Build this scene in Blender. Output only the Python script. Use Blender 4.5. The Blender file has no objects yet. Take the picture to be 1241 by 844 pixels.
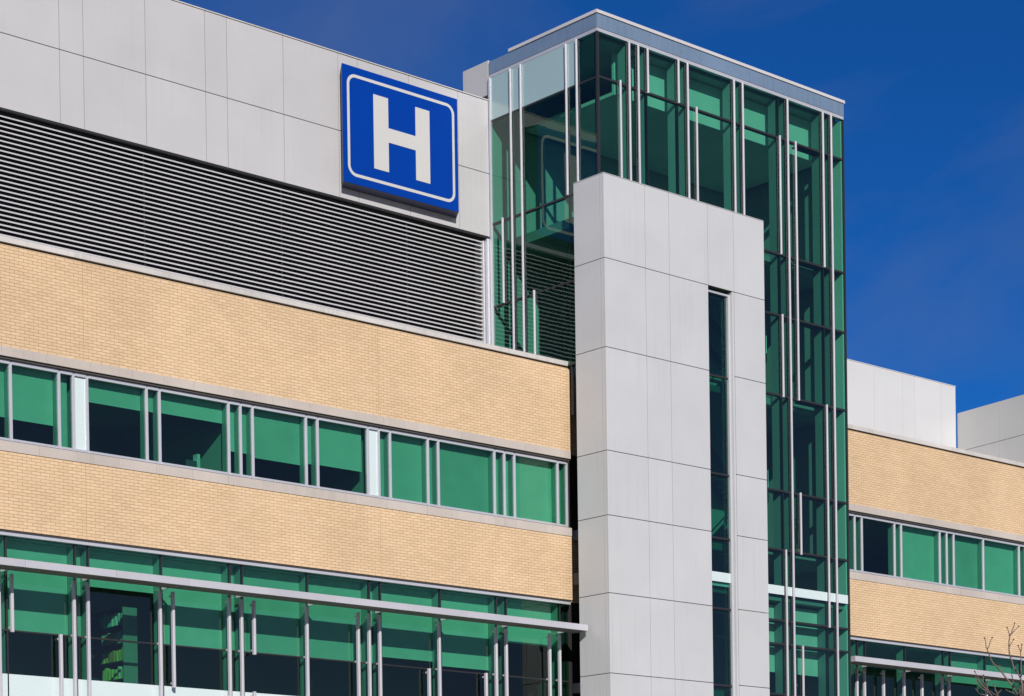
import bpy, bmesh, math, random
from mathutils import Vector, Matrix

# ------------------------------------------------------------------ camera, sky, sun
scene = bpy.context.scene
COL = scene.collection
cam_d = bpy.data.cameras.new("camera")
cam = bpy.data.objects.new("camera", cam_d)
COL.objects.link(cam)
scene.camera = cam
CAM_Z = 1.7
R = ((0.7434557991879851, -0.6686299431878202, -0.014403948292276156),
     (-0.016981328885824754, 0.002657603129409794, -0.9998522748960859),
     (0.6685694497380401, 0.7435905702860001, -0.009378414509682841))
M3 = Matrix((R[0], [-v for v in R[1]], [-v for v in R[2]])).transposed()
cam.matrix_world = Matrix.Translation((0, 0, CAM_Z)) @ M3.to_4x4()
cam_d.sensor_fit = 'HORIZONTAL'
cam_d.sensor_width = 36.0
cam_d.lens = 2727.425 / 1241.0 * 36.0
cam_d.shift_x = -(617.598 - 620.5) / 1241.0
cam_d.shift_y = (1166.6 - 422.0) / 1241.0
cam_d.clip_start = 0.5
cam_d.clip_end = 6000

SUN_AZ = math.radians(29.5)      # to the left of the facade's normal
SUN_EL = math.radians(25.3)
world = bpy.data.worlds.new("World")
scene.world = world
world.use_nodes = True
wn, wl = world.node_tree.nodes, world.node_tree.links
wn.clear()
sky = wn.new('ShaderNodeTexSky')
sky.sky_type = 'NISHITA'
sky.sun_disc = False
sky.sun_elevation = SUN_EL
sky.sun_rotation = math.pi + SUN_AZ
sky.altitude = 2500
sky.air_density = 1.0
sky.dust_density = 0.0
sky.ozone_density = 6.0
hs = wn.new('ShaderNodeHueSaturation')
hs.inputs['Saturation'].default_value = 1.1
hs.inputs['Value'].default_value = 1.0
wl.new(sky.outputs[0], hs.inputs['Color'])
# thin cirrus, barely there
tc = wn.new('ShaderNodeTexCoord')
mp = wn.new('ShaderNodeMapping')
mp.inputs['Scale'].default_value = (2.2, 2.2, 5.0)
mp.inputs['Location'].default_value = (3.3, 2.02, 0.1)
wl.new(tc.outputs['Generated'], mp.inputs['Vector'])
cn = wn.new('ShaderNodeTexNoise')
cn.inputs['Scale'].default_value = 2.1
cn.inputs['Detail'].default_value = 6
cn.inputs['Roughness'].default_value = 0.55
cn.inputs['Distortion'].default_value = 0.6
wl.new(mp.outputs[0], cn.inputs['Vector'])
cr = wn.new('ShaderNodeValToRGB')
cr.color_ramp.elements[0].position = 0.44
cr.color_ramp.elements[0].color = (0, 0, 0, 1)
cr.color_ramp.elements[1].position = 0.78
cr.color_ramp.elements[1].color = (0.30, 0.30, 0.30, 1)
wl.new(cn.outputs['Fac'], cr.inputs['Fac'])
cmx = wn.new('ShaderNodeMixRGB')
cmx.inputs['Color2'].default_value = (1.5, 1.75, 2.75, 1)
wl.new(cr.outputs[0], cmx.inputs['Fac'])
tint = wn.new('ShaderNodeMixRGB')
tint.blend_type = 'MULTIPLY'
tint.inputs['Fac'].default_value = 1.0
tint.inputs['Color2'].default_value = (0.16, 0.50, 0.72, 1)
wl.new(hs.outputs[0], tint.inputs['Color1'])
# the sky is deep blue away from the sun and paler, warmer on the sun's side
tcs = wn.new('ShaderNodeTexCoord')
dt = wn.new('ShaderNodeVectorMath')
dt.operation = 'DOT_PRODUCT'
dt.inputs[1].default_value = (-math.sin(SUN_AZ) * math.cos(SUN_EL), -math.cos(SUN_AZ) * math.cos(SUN_EL), math.sin(SUN_EL))
wl.new(tcs.outputs['Generated'], dt.inputs[0])
mr = wn.new('ShaderNodeMapRange')
mr.inputs['From Min'].default_value = -0.35
mr.inputs['From Max'].default_value = 0.75
wl.new(dt.outputs['Value'], mr.inputs['Value'])
tmix = wn.new('ShaderNodeMixRGB')
tmix.inputs['Color1'].default_value = (0.13, 0.475, 0.755, 1)
tmix.inputs['Color2'].default_value = (2.3, 1.1, 0.9, 1)
wl.new(mr.outputs[0], tmix.inputs['Fac'])
wl.new(tmix.outputs[0], tint.inputs['Color2'])
wl.new(tint.outputs[0], cmx.inputs['Color1'])
bg = wn.new('ShaderNodeBackground')
bg.inputs['Strength'].default_value = 0.085
wl.new(cmx.outputs[0], bg.inputs['Color'])
wo = wn.new('ShaderNodeOutputWorld')
wl.new(bg.outputs[0], wo.inputs['Surface'])

sun_d = bpy.data.lights.new("sun", 'SUN')
sun_d.energy = 4.4
sun_d.angle = math.radians(0.5)
sun_d.color = (1.0, 0.945, 0.86)
sun = bpy.data.objects.new("sun", sun_d)
COL.objects.link(sun)
S = Vector((-math.sin(SUN_AZ) * math.cos(SUN_EL), -math.cos(SUN_AZ) * math.cos(SUN_EL), math.sin(SUN_EL)))
sun.rotation_euler = S.to_track_quat('Z', 'Y').to_euler()
sun.location = (0, 0, 60)

scene.view_settings.view_transform = 'Standard'
scene.view_settings.look = 'None'
scene.view_settings.gamma = 1
scene.view_settings.use_curve_mapping = False
scene.view_settings.exposure = 0.30
scene.render.engine = 'CYCLES'
scene.cycles.max_bounces = 10
scene.cycles.transparent_max_bounces = 24
scene.cycles.caustics_reflective = True
scene.cycles.blur_glossy = 0.3

rng = random.Random(7)

# ------------------------------------------------------------------ materials
class NT:
    def __init__(self, name):
        self.m = bpy.data.materials.new(name)
        self.m.use_nodes = True
        self.t = self.m.node_tree
        self.t.nodes.clear()
        self.out = self.t.nodes.new('ShaderNodeOutputMaterial')
    def n(self, typ, **kw):
        nd = self.t.nodes.new(typ)
        for k, v in kw.items():
            if k.startswith('_'):
                setattr(nd, k[1:], v)
            else:
                nd.inputs[k.replace('__', ' ')].default_value = v
        return nd
    def l(self, a, b):
        self.t.links.new(a, b)
    def math(self, op, a, b=None, clamp=False):
        nd = self.t.nodes.new('ShaderNodeMath')
        nd.operation = op
        nd.use_clamp = clamp
        for i, v in enumerate((a, b)):
            if v is None:
                continue
            if isinstance(v, (int, float)):
                nd.inputs[i].default_value = v
            else:
                self.l(v, nd.inputs[i])
        return nd.outputs[0]
    def mix(self, fac, a, b, blend='MIX'):
        nd = self.t.nodes.new('ShaderNodeMixRGB')
        nd.blend_type = blend
        for i, v in enumerate((fac, a, b)):
            if isinstance(v, (int, float)):
                nd.inputs[i].default_value = v
            elif isinstance(v, tuple):
                nd.inputs[i].default_value = (*v, 1)
            else:
                self.l(v, nd.inputs[i])
        return nd.outputs[0]

def ramp(T, src, p0, p1, v0=0.0, v1=1.0):
    nd = T.t.nodes.new('ShaderNodeMapRange')
    nd.inputs['From Min'].default_value = p0
    nd.inputs['From Max'].default_value = p1
    nd.inputs['To Min'].default_value = v0
    nd.inputs['To Max'].default_value = v1
    T.l(src, nd.inputs['Value'])
    return nd.outputs[0]

def objvec(T, scale=(1, 1, 1)):
    tcn = T.n('ShaderNodeTexCoord')
    m = T.n('ShaderNodeMapping')
    m.inputs['Scale'].default_value = scale
    T.l(tcn.outputs['Object'], m.inputs['Vector'])
    return m.outputs[0]

def mat(name, col, rough=0.5, metal=0.0, var=0.06, island=0.0, streak=0.0, spec=0.5, bump=0.0, bscale=60, fine=0.03, coat=0.0):
    """painted / metal / stone surface: blotchy and fine tone variation, optional per-piece tint and rain streaks"""
    T = NT(name)
    p = T.n('ShaderNodeBsdfPrincipled', Roughness=rough, Metallic=metal)
    p.inputs['Specular IOR Level'].default_value = spec
    p.inputs['Coat Weight'].default_value = coat
    n1 = T.n('ShaderNodeTexNoise', Scale=0.55, Detail=5.0)
    T.l(objvec(T), n1.inputs['Vector'])
    n2 = T.n('ShaderNodeTexNoise', Scale=22.0, Detail=3.0)
    T.l(objvec(T), n2.inputs['Vector'])
    v = T.math('ADD', ramp(T, n1.outputs['Fac'], .3, .7, 1 - var, 1 + var), ramp(T, n2.outputs['Fac'], .3, .7, -fine, fine))
    if island:
        g = T.n('ShaderNodeNewGeometry')
        v = T.math('ADD', v, ramp(T, g.outputs['Random Per Island'], 0, 1, -island, island))
    if streak:
        n3 = T.n('ShaderNodeTexNoise', Scale=1.0, Detail=4.0, Roughness=0.6)
        T.l(objvec(T, (7, 7, 0.22)), n3.inputs['Vector'])
        n4 = T.n('ShaderNodeTexNoise', Scale=0.35, Detail=2.0)
        T.l(objvec(T), n4.inputs['Vector'])
        st = T.math('MULTIPLY', ramp(T, n3.outputs['Fac'], .5, .75, 0, streak), ramp(T, n4.outputs['Fac'], .4, .62))
        v = T.math('SUBTRACT', v, st)
    c = T.mix(1.0, tuple(col), (1, 1, 1), 'MULTIPLY')
    mul = T.n('ShaderNodeVectorMath', _operation='SCALE')
    mul.inputs[0].default_value = col
    T.l(v, mul.inputs['Scale'])
    T.l(mul.outputs[0], p.inputs['Base Color'])
    rv = T.math('ADD', ramp(T, n2.outputs['Fac'], .3, .7, -.05, .05), rough, clamp=True)
    T.l(rv, p.inputs['Roughness'])
    if bump:
        nb = T.n('ShaderNodeTexNoise', Scale=bscale, Detail=4.0)
        T.l(objvec(T), nb.inputs['Vector'])
        b = T.n('ShaderNodeBump', Strength=bump, Distance=0.01)
        T.l(nb.outputs['Fac'], b.inputs['Height'])
        T.l(b.outputs[0], p.inputs['Normal'])
    T.l(p.outputs[0], T.out.inputs['Surface'])
    return T.m

def brick_mat(name, zoff):
    T = NT(name)
    p = T.n('ShaderNodeBsdfPrincipled', Roughness=0.82)
    p.inputs['Specular IOR Level'].default_value = 0.25
    tcn = T.n('ShaderNodeTexCoord')
    sx = T.n('ShaderNodeSeparateXYZ')
    T.l(tcn.outputs['Object'], sx.inputs[0])
    cx = T.n('ShaderNodeCombineXYZ')
    T.l(T.math('ADD', T.math('ADD', sx.outputs['X'], sx.outputs['Y']), 120.0), cx.inputs['X'])
    T.l(T.math('ADD', sx.outputs['Z'], zoff), cx.inputs['Y'])
    bt = T.t.nodes.new('ShaderNodeTexBrick')
    bt.offset = 0.5
    bt.inputs['Scale'].default_value = 1.0
    bt.inputs['Brick Width'].default_value = 0.2985
    bt.inputs['Row Height'].default_value = 0.0926
    bt.inputs['Mortar Size'].default_value = 0.0080
    bt.inputs['Mortar Smooth'].default_value = 0.25
    bt.inputs['Bias'].default_value = -0.1
    bt.inputs['Color1'].default_value = (0.57, 0.418, 0.27, 1)
    bt.inputs['Color2'].default_value = (0.515, 0.37, 0.23, 1)
    bt.inputs['Mortar'].default_value = (0.30, 0.20, 0.125, 1)
    T.l(cx.outputs[0], bt.inputs['Vector'])
    n1 = T.n('ShaderNodeTexNoise', Scale=0.5, Detail=5.0)
    T.l(objvec(T), n1.inputs['Vector'])
    n2 = T.n('ShaderNodeTexNoise', Scale=9.0, Detail=4.0)
    T.l(objvec(T, (0.4, 0.4, 2.0)), n2.inputs['Vector'])
    v = T.math('ADD', ramp(T, n1.outputs['Fac'], .3, .7, .93, 1.06), ramp(T, n2.outputs['Fac'], .3, .7, -.045, .045))
    sc = T.n('ShaderNodeVectorMath', _operation='SCALE')
    T.l(bt.outputs['Color'], sc.inputs[0])
    T.l(v, sc.inputs['Scale'])
    # pale efflorescence patches
    n3 = T.n('ShaderNodeTexNoise', Scale=0.9, Detail=6.0, Roughness=0.65)
    T.l(objvec(T, (0.6, 0.6, 1.4)), n3.inputs['Vector'])
    c = T.mix(ramp(T, n3.outputs['Fac'], .52, .78, 0, .3), sc.outputs[0], (0.56, 0.42, 0.29))
    T.l(c, p.inputs['Base Color'])
    b = T.n('ShaderNodeBump', Strength=0.5, Distance=0.006)
    b.invert = True
    T.l(bt.outputs['Fac'], b.inputs['Height'])
    T.l(b.outputs[0], p.inputs['Normal'])
    T.l(p.outputs[0], T.out.inputs['Surface'])
    return T.m

def glass_mat(name, tint, refl=0.05, wob=0.005):
    T = NT(name)
    tr = T.n('ShaderNodeBsdfTransparent')
    tr.inputs['Color'].default_value = (*tint, 1)
    gl = T.n('ShaderNodeBsdfGlossy')
    gl.inputs['Roughness'].default_value = 0.0
    gl.inputs['Color'].default_value = (0.80, 0.95, 0.93, 1)
    lw = T.n('ShaderNodeLayerWeight')
    lw.inputs['Blend'].default_value = 0.5
    f = T.math('ADD', T.math('MULTIPLY', T.math('POWER', lw.outputs['Facing'], 5.0), 1 - refl), refl, clamp=True)
    n = T.n('ShaderNodeTexNoise', Scale=0.7, Detail=1.0)
    T.l(objvec(T), n.inputs['Vector'])
    b = T.n('ShaderNodeBump', Strength=1.0, Distance=wob)
    T.l(n.outputs['Fac'], b.inputs['Height'])
    T.l(b.outputs[0], gl.inputs['Normal'])
    mx = T.n('ShaderNodeMixShader')
    T.l(f, mx.inputs[0])
    T.l(tr.outputs[0], mx.inputs[1])
    T.l(gl.outputs[0], mx.inputs[2])
    T.l(mx.outputs[0], T.out.inputs['Surface'])
    return T.m

def blind_mat():
    T = NT('roller_blind')
    p = T.n('ShaderNodeBsdfPrincipled', Roughness=0.9)
    oi = T.n('ShaderNodeObjectInfo')
    n1 = T.n('ShaderNodeTexNoise', Scale=1.3, Detail=3.0)
    T.l(objvec(T), n1.inputs['Vector'])
    n2 = T.n('ShaderNodeTexNoise', Scale=60.0, Detail=2.0)
    T.l(objvec(T), n2.inputs['Vector'])
    v = T.math('ADD', ramp(T, oi.outputs['Random'], 0, 1, .80, 1.08), ramp(T, n1.outputs['Fac'], .3, .7, -.05, .05))
    v = T.math('ADD', v, ramp(T, n2.outputs['Fac'], .3, .7, -.03, .03))
    sc = T.n('ShaderNodeVectorMath', _operation='SCALE')
    sc.inputs[0].default_value = (0.70, 0.69, 0.65)
    T.l(v, sc.inputs['Scale'])
    T.l(sc.outputs[0], p.inputs['Base Color'])
    T.l(p.outputs[0], T.out.inputs['Surface'])
    return T.m

BRICK_OFF = -(13.589 % 0.0926)
M = dict(
    brick=brick_mat('tan_brick', BRICK_OFF + 0.0),
    stone=mat('precast_stone', (0.40, 0.36, 0.335), .8, var=.08, island=.035, streak=.12, bump=.15, bscale=40),
    coping=mat('parapet_coping', (0.46, 0.44, 0.43), .6, var=.1, island=.06, streak=.25),
    joint=mat('dark_joint', (0.055, 0.05, 0.05), .9),
    seal=mat('sealant', (0.36, 0.245, 0.125), .8),
    alum=mat('anodised_aluminium', (0.49, 0.50, 0.55), .38, metal=.35, var=.05, island=.02),
    alum_dark=mat('dark_aluminium', (0.016, 0.017, 0.019), .5),
    fin=mat('silver_fin', (0.43, 0.43, 0.48), .45, metal=.15, var=.05, island=.03),
    panel=mat('cladding_panel', (0.395, 0.393, 0.412), .5, metal=0.0, var=.035, island=.018, streak=.06, fine=.015),
    pier=mat('pier_panel', (0.425, 0.435, 0.46), .5, metal=0.0, var=.035, island=.018, streak=.075, fine=.015),
    white=mat('sunlit_panel', (0.475, 0.482, 0.50), .5, var=.03, island=.012, streak=.04, fine=.015),  # same cladding as the left wall, colour lightened for the sun's reflection
    grey=mat('grey_panel', (0.45, 0.455, 0.455), .55, var=.04, island=.012, streak=.05),
    louver=mat('louver_blade', (0.44, 0.44, 0.47), .45, metal=.1, var=.06),
    black=mat('shade_black', (0.008, 0.008, 0.009), .9),
    fascia=mat('fascia_metal', (0.22, 0.31, 0.43), .32, metal=.45, var=.06, island=.03, streak=.18),
    coptop=mat('tower_coping', (0.55, 0.54, 0.55), .4, metal=.2),
    spandrel=mat('white_spandrel_glass', (0.50, 0.585, 0.60), .12, var=.02, coat=.5),
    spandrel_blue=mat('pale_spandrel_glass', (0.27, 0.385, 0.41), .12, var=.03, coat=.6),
    blind=blind_mat(),
    jamb=mat('window_jamb', (0.40, 0.41, 0.40), .7),
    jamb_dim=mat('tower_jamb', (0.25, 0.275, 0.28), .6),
    wall=mat('interior_wall', (0.42, 0.42, 0.40), .9),
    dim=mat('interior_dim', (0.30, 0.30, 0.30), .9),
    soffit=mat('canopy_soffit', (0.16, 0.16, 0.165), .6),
    ceil=mat('ceiling', (0.42, 0.44, 0.43), .9),
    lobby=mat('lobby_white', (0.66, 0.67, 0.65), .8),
    lobby_mid=mat('lobby_grey', (0.36, 0.38, 0.385), .8),
    carpet=mat('carpet', (0.26, 0.25, 0.25), .95),
    glass=glass_mat('green_glass', (0.215, 0.545, 0.42)),
    glass_tower=glass_mat('tower_glass', (0.275, 0.61, 0.50), .06),
    sign_blue=mat('sign_blue', (0.0008, 0.034, 0.255), .55, var=.03, fine=.01, spec=.04),
    sign_edge=mat('sign_return', (0.030, 0.032, 0.075), .5),
    sign_white=mat('sign_white', (0.45, 0.45, 0.445), .5, var=.02, fine=.01),
    bark=mat('bark', (0.13, 0.095, 0.08), .9, var=.2, fine=.12, bump=.5),
    bud=mat('bud', (0.06, 0.035, 0.028), .8),
    timber=mat('dark_timber', (0.05, 0.048, 0.045), .6),
    shelf_end=mat('shelf_end', (0.33, 0.32, 0.29), .6),
    plastic=mat('grey_plastic', (0.10, 0.10, 0.11), .45),
    paper=mat('paper', (0.72, 0.72, 0.70), .8),
    leaf=mat('leaf', (0.035, 0.075, 0.03), .6, var=.25),
    pot=mat('clay_pot', (0.30, 0.15, 0.09), .8),
    asphalt=mat('asphalt', (0.05, 0.05, 0.052), .92, var=.15, fine=.1),
    walk=mat('pavement_concrete', (0.33, 0.32, 0.30), .9, var=.1),
    grass=mat('lawn', (0.055, 0.075, 0.03), .95, var=.25, fine=.2),
)

# ------------------------------------------------------------------ mesh building
BASE = {}
class MB:
    def __init__(self):
        self.bm = bmesh.new()
    def box(self, x0, x1, y0, y1, z0, z1):
        v = [self.bm.verts.new(c) for c in ((x0, y0, z0), (x1, y0, z0), (x1, y1, z0), (x0, y1, z0),
                                            (x0, y0, z1), (x1, y0, z1), (x1, y1, z1), (x0, y1, z1))]
        for f in ((3, 2, 1, 0), (4, 5, 6, 7), (0, 1, 5, 4), (1, 2, 6, 5), (2, 3, 7, 6), (3, 0, 4, 7)):
            self.bm.faces.new([v[i] for i in f])
        return self
    def cbox(self, x0, x1, y0, y1, z0, z1, c=0.006):
        """box with small chamfers"""
        t = bmesh.new()
        mb = MB(); mb.box(x0, x1, y0, y1, z0, z1)
        bmesh.ops.bevel(mb.bm, geom=mb.bm.edges[:], offset=c, segments=1, affect='EDGES')
        self.absorb(mb.bm)
        t.free()
        return self
    def absorb(self, bm2):
        mp_ = {}
        for v in bm2.verts:
            mp_[v] = self.bm.verts.new(v.co)
        for f in bm2.faces:
            self.bm.faces.new([mp_[v] for v in f.verts])
        bm2.free()
    def quad(self, *pts):
        self.bm.faces.new([self.bm.verts.new(p) for p in pts])
        return self
    def prism(self, prof, axis, a, b):
        """extrude a 2-D outline along an axis: 'x' -> prof in (y,z); 'y' -> (x,z); 'z' -> (x,y)"""
        def P(p, t):
            return {'x': (t, p[0], p[1]), 'y': (p[0], t, p[1]), 'z': (p[0], p[1], t)}[axis]
        A = [self.bm.verts.new(P(p, a)) for p in prof]
        B = [self.bm.verts.new(P(p, b)) for p in prof]
        n = len(prof)
        for i in range(n):
            self.bm.faces.new((A[i], A[(i + 1) % n], B[(i + 1) % n], B[i]))
        self.bm.faces.new(A[::-1]); self.bm.faces.new(B)
        return self
    def tube(self, pts, r0, r1, seg=7):
        pts = [Vector(p) for p in pts]
        rings = []
        for i, p in enumerate(pts):
            d = (pts[min(i + 1, len(pts) - 1)] - pts[max(i - 1, 0)]).normalized()
            u = d.orthogonal().normalized(); w = d.cross(u)
            r = r0 + (r1 - r0) * i / max(1, len(pts) - 1)
            rings.append([self.bm.verts.new(p + (u * math.cos(2 * math.pi * k / seg) + w * math.sin(2 * math.pi * k / seg)) * r) for k in range(seg)])
        for a, b in zip(rings, rings[1:]):
            # align start vertices to avoid twisting
            off = min(range(seg), key=lambda o: (b[o].co - a[0].co).length)
            for k in range(seg):
                self.bm.faces.new((a[k], a[(k + 1) % seg], b[(k + 1 + off) % seg], b[(k + off) % seg]))
        self.bm.faces.new(rings[0][::-1]); self.bm.faces.new(rings[-1])
        return self
    def ball(self, c, r):
        b2 = bmesh.new()
        bmesh.ops.create_icosphere(b2, subdivisions=1, radius=r)
        bmesh.ops.translate(b2, verts=b2.verts, vec=c)
        self.absorb(b2)
        return self
    def build(self, name, material, parent=None, base=None, smooth=False):
        base = Vector(base) if base is not None else (BASE[parent.name] if parent else Vector((0, 0, 0)))
        bmesh.ops.recalc_face_normals(self.bm, faces=self.bm.faces[:])
        bmesh.ops.translate(self.bm, verts=self.bm.verts, vec=-base)
        me = bpy.data.meshes.new(name)
        self.bm.to_mesh(me); self.bm.free()
        if smooth:
            for f in me.polygons:
                f.use_smooth = True
        me.materials.append(material)
        o = bpy.data.objects.new(name, me)
        COL.objects.link(o)
        if parent:
            o.parent = parent
        else:
            o.location = base
        BASE[o.name] = base
        return o

def thing(name, label, cat, loc, group=None):
    o = bpy.data.objects.new(name, None)
    COL.objects.link(o)
    o.location = loc
    o.empty_display_size = 0.5
    BASE[o.name] = Vector(loc)
    return tag(o, label, cat, group)

def tag(o, label, cat, group=None):
    o['label'] = label
    o['category'] = cat
    if group:
        o['group'] = group
    return o

def structure(o):
    o['kind'] = 'structure'
    return o

# ------------------------------------------------------------------ ground
structure(MB().box(-2500, 2500, -2500, 2500, -0.5, 0.0).build('ground', M['grass']))
structure(MB().box(-300, 300, 8, 22, 0.004, 0.008).build('road', M['asphalt']))
structure(MB().box(-300, 300, 48, 56.6, 0.004, 0.13).build('pavement', M['walk']))

# ------------------------------------------------------------------ the two brick wings
Z_BOT, Z_SILL0, Z_SILL1 = 13.589, 15.812, 16.102
Z_LIN0, Z_LIN1, Z_TOP = 18.517, 18.783, 21.670
YB = 57.0
YG = 57.2

def bay(parent, xa, xb, kind, drop, y_glass, z0, z1, frame_w, yb, last=False, lean=0.0):
    """one window bay of the upper ribbon: frame members, glass, blind or spandrel"""
    f = MB()
    h = frame_w / 2
    f.cbox(xa - h, xa + h, y_glass - .06, y_glass + .05, z0, z1, .004)
    if last:
        f.cbox(xb - h, xb + h, y_glass - .06, y_glass + .05, z0, z1, .004)
    xe = xb - h if not last else xb - h
    f.box(xa + h, xe, y_glass - .075, y_glass + .05, z1 - .105, z1 - .002)
    f.box(xa + h, xe, y_glass - .075, y_glass + .05, z0 + .002, z0 + .082)
    w = f.build('window', M['alum'], parent)
    gz0, gz1 = z0 + .08, z1 - .10
    tilt = rng.uniform(-.003, .003)
    if kind == 's':
        MB().box(xa + h - .005, xe + .005, y_glass - .012, y_glass + .03, gz0, gz1).build('spandrel_panel', M['spandrel'], w)
        return w
    MB().quad((xa + h, y_glass, gz0), (xe, y_glass + tilt, gz0), (xe, y_glass + tilt * .5, gz1), (xa + h, y_glass, gz1)).build('pane', M['glass'], w)
    # reveals behind the frame: jambs, pocket and inner sill
    j = MB()
    j.box(xa - .035, xa + .035, y_glass + .052, yb + .03, z0, z1)
    if last:
        j.box(xb - .035, xb + .035, y_glass + .052, yb + .03, z0, z1)
    j.box(xa + .037, xb - .037, y_glass + .052, yb + .05, z1 - .06, z1 + .02)
    j.build('jamb', M['jamb'], w)
    if drop > 0:
        zb = gz1 - (gz1 - gz0) * drop
        b = MB()
        b.box(xa + .045, xb - .045, yb, yb + .006, zb, z1 - .065)
        b.box(xa + .045, xb - .045, yb - .008, yb + .012, zb - .02, zb)
        b.build('blind', M['blind'], w)
    return w

def ribbon(parent, xs, kinds, x_end):
    for i in range(len(xs) - 1):
        k, d = kinds[i]
        bay(parent, xs[i], xs[i + 1], k, d, YG, 16.139, 18.446, .088, YG + .24, last=(i == len(xs) - 2))

def curtain(parent, xs, drops, z_bot=9.52):
    """lower glazing behind the canopy: bays from the white spandrel up to the head"""
    yb = YG + .4
    zh = 13.553
    for i in range(len(xs) - 1):
        xa, xb = xs[i], xs[i + 1]
        d = drops[i]
        f = MB()
        f.box(xa - .022, xa + .022, YG - .02, YG + .09, 8.35, zh - .11)
        f.box(xa + .022, xb - .022, YG - .02, YG + .08, 10.74, 10.785)
        w = f.build('window', M['alum_dark'], parent)
        MB().box(xa + .001, xb - .001, YG - .12, YG + .06, zh - .107, zh).build('head_rail', M['alum'], w)
        t1, t2 = rng.uniform(-.004, .004), rng.uniform(-.004, .004)
        MB().quad((xa + .03, YG, 10.79), (xb - .03, YG + t1, 10.79), (xb - .03, YG + t1 / 2, zh - .1), (xa + .03, YG, zh - .1)).build('pane', M['glass'], w)
        MB().quad((xa + .03, YG, z_bot), (xb - .03, YG + t2, z_bot), (xb - .03, YG + t2 / 2, 10.74), (xa + .03, YG, 10.74)).build('pane', M['glass'], w)
        MB().box(xa + .012, xb - .012, YG - .02, YG + .03, 8.4, z_bot).build('spandrel_panel', M['spandrel'], w)
        j = MB()
        j.box(xa - .03, xa + .03, YG + .092, yb + .02, z_bot, zh)
        j.box(xa + .032, xb - .032, YG + .092, yb + .05, zh - .14, zh - .02)
        j.build('jamb', M['jamb'], w)
        if d:
            b = MB()
            b.box(xa + .04, xb - .04, yb, yb + .006, d, zh - .145)
            b.box(xa + .04, xb - .04, yb - .008, yb + .012, d - .022, d)
            b.build('blind', M['blind'], w)

def band(name, material, parent, x0, x1, y0, y1, z0, z1, step, joints=None):
    """a course of stone or metal lengths with thin real joints"""
    m = MB()
    x = x0
    cuts = [x0]
    while x < x1 - step * .6:
        x += step * (1 if joints is None else rng.choice(joints))
        if x < x1 - .3:
            cuts.append(x)
    cuts.append(x1)
    for a, b in zip(cuts, cuts[1:]):
        m.box(a + .004, b - .004, y0, y1, z0, z1)
    return m.build(name, material, parent)

def wing(label, x0, x1, xs_up, kinds, xs_low, drops, partitions, seals, fins, end_right):
    t = thing('brick_wing', label, 'building', ((x0 + x1) / 2, 60, 0), 'brick wings beside the glass tower')
    xa, xb = x0, x1
    # walls: upper parapet band, middle band, ground-storey band
    w = MB()
    w.box(xa, xb, YB, YB + .45, Z_LIN1, Z_TOP)
    w.box(xa, xb, YB, YB + .45, Z_BOT, Z_SILL0)
    w.box(xa, xb, YB, YB + .45, 0, 8.3)
    # return at the end of the wing
    w.build('brick_wall', M['brick'], t)
    for e0, e1 in ((xa + .002, xa + .4), (xb - .03, xb - .002)):
        MB().box(e0, e1, YB + .452, 72, 0, Z_TOP).build('end_wall', M['joint'], t)  # returns coloured near black to stand for the shade in the slot
    if seals:
        s = MB()
        for x in seals:
            for z0, z1 in ((Z_LIN1, Z_TOP), (Z_BOT, Z_SILL0)):
                s.box(x - .008, x + .008, YB - .003, YB + .02, z0, z1)
        s.build('movement_joint', M['seal'], t)
    MB().box(xa, xb, YB + .03, YB + .4, Z_TOP, 21.727).build('shadow_gap', M['joint'], t)
    band('coping', M['coping'], t, xa - .02, xb + .02, YB - .06, YB + .5, 21.727, 21.882, 3.04, (1, .5, 1.5))
    band('lintel', M['stone'], t, xa, xb, YB - .012, YB + .35, Z_LIN0, Z_LIN1 - .001, 1.45, (1, .75, 1.3))
    band('sill', M['stone'], t, xa, xb, YB - .025, YB + .35, Z_SILL0 + .001, Z_SILL1, 1.3, (1, .75, 1.3))
    g = MB()
    g.box(xa, xb, YB + .05, YB + .2, 18.449, Z_LIN0)
    g.box(xa, xb, YB + .06, YB + .3, Z_SILL1 + .001, 16.137)
    g.box(xa, xb, YB + .03, YB + .3, 13.556, Z_BOT)
    g.build('shadow_gap', M['joint'], t)
    ribbon(t, xs_up, kinds, xb)
    curtain(t, xs_low, drops)
    for x, z0, z1 in fins:
        f = MB()
        f.cbox(x - .042, x + .042, 56.93, 57.05, z0, z1, .012)
        o = f.build('sun_fin', M['fin'], t)
        b = MB()
        for zz in ([z1 - .12, z0 + .15] if z1 - z0 < 3 else [z1 - .12, 10.765]):
            b.box(x - .015, x + .015, 57.052, 57.168, zz - .03, zz + .03)
        b.build('fin_bracket', M['alum'], o)
    # rooms behind the glass
    fl = MB()
    for z in (8.6, 14.75, 20.9):
        fl.box(xa + .5, xb - .5, YB + .47, 65, z - .35, z)
    fl.build('floor_slab', M['carpet'], t)
    c = MB()
    for z in (13.62, 18.62):
        c.box(xa + .5, xb - .5, YB + .62, 65, z, z + .05)
    c.build('ceiling', M['ceil'], t)
    MB().box(xa + .5, xb - .5, 63.5, 63.6, 8.6, 20.5).build('back_wall', M['dim'], t)
    p = MB()
    for x in partitions:
        p.box(x - .06, x + .06, YG + .30, 63.49, 14.76, 18.6)
    if partitions:
        p.build('partition', M['wall'], t)
    r = MB()
    r.box(xa + .42, xb - .42, YB + .46, 72, 21.2, 21.35)
    r.build('roof_deck', M['grey'], t)
    return t

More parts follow.
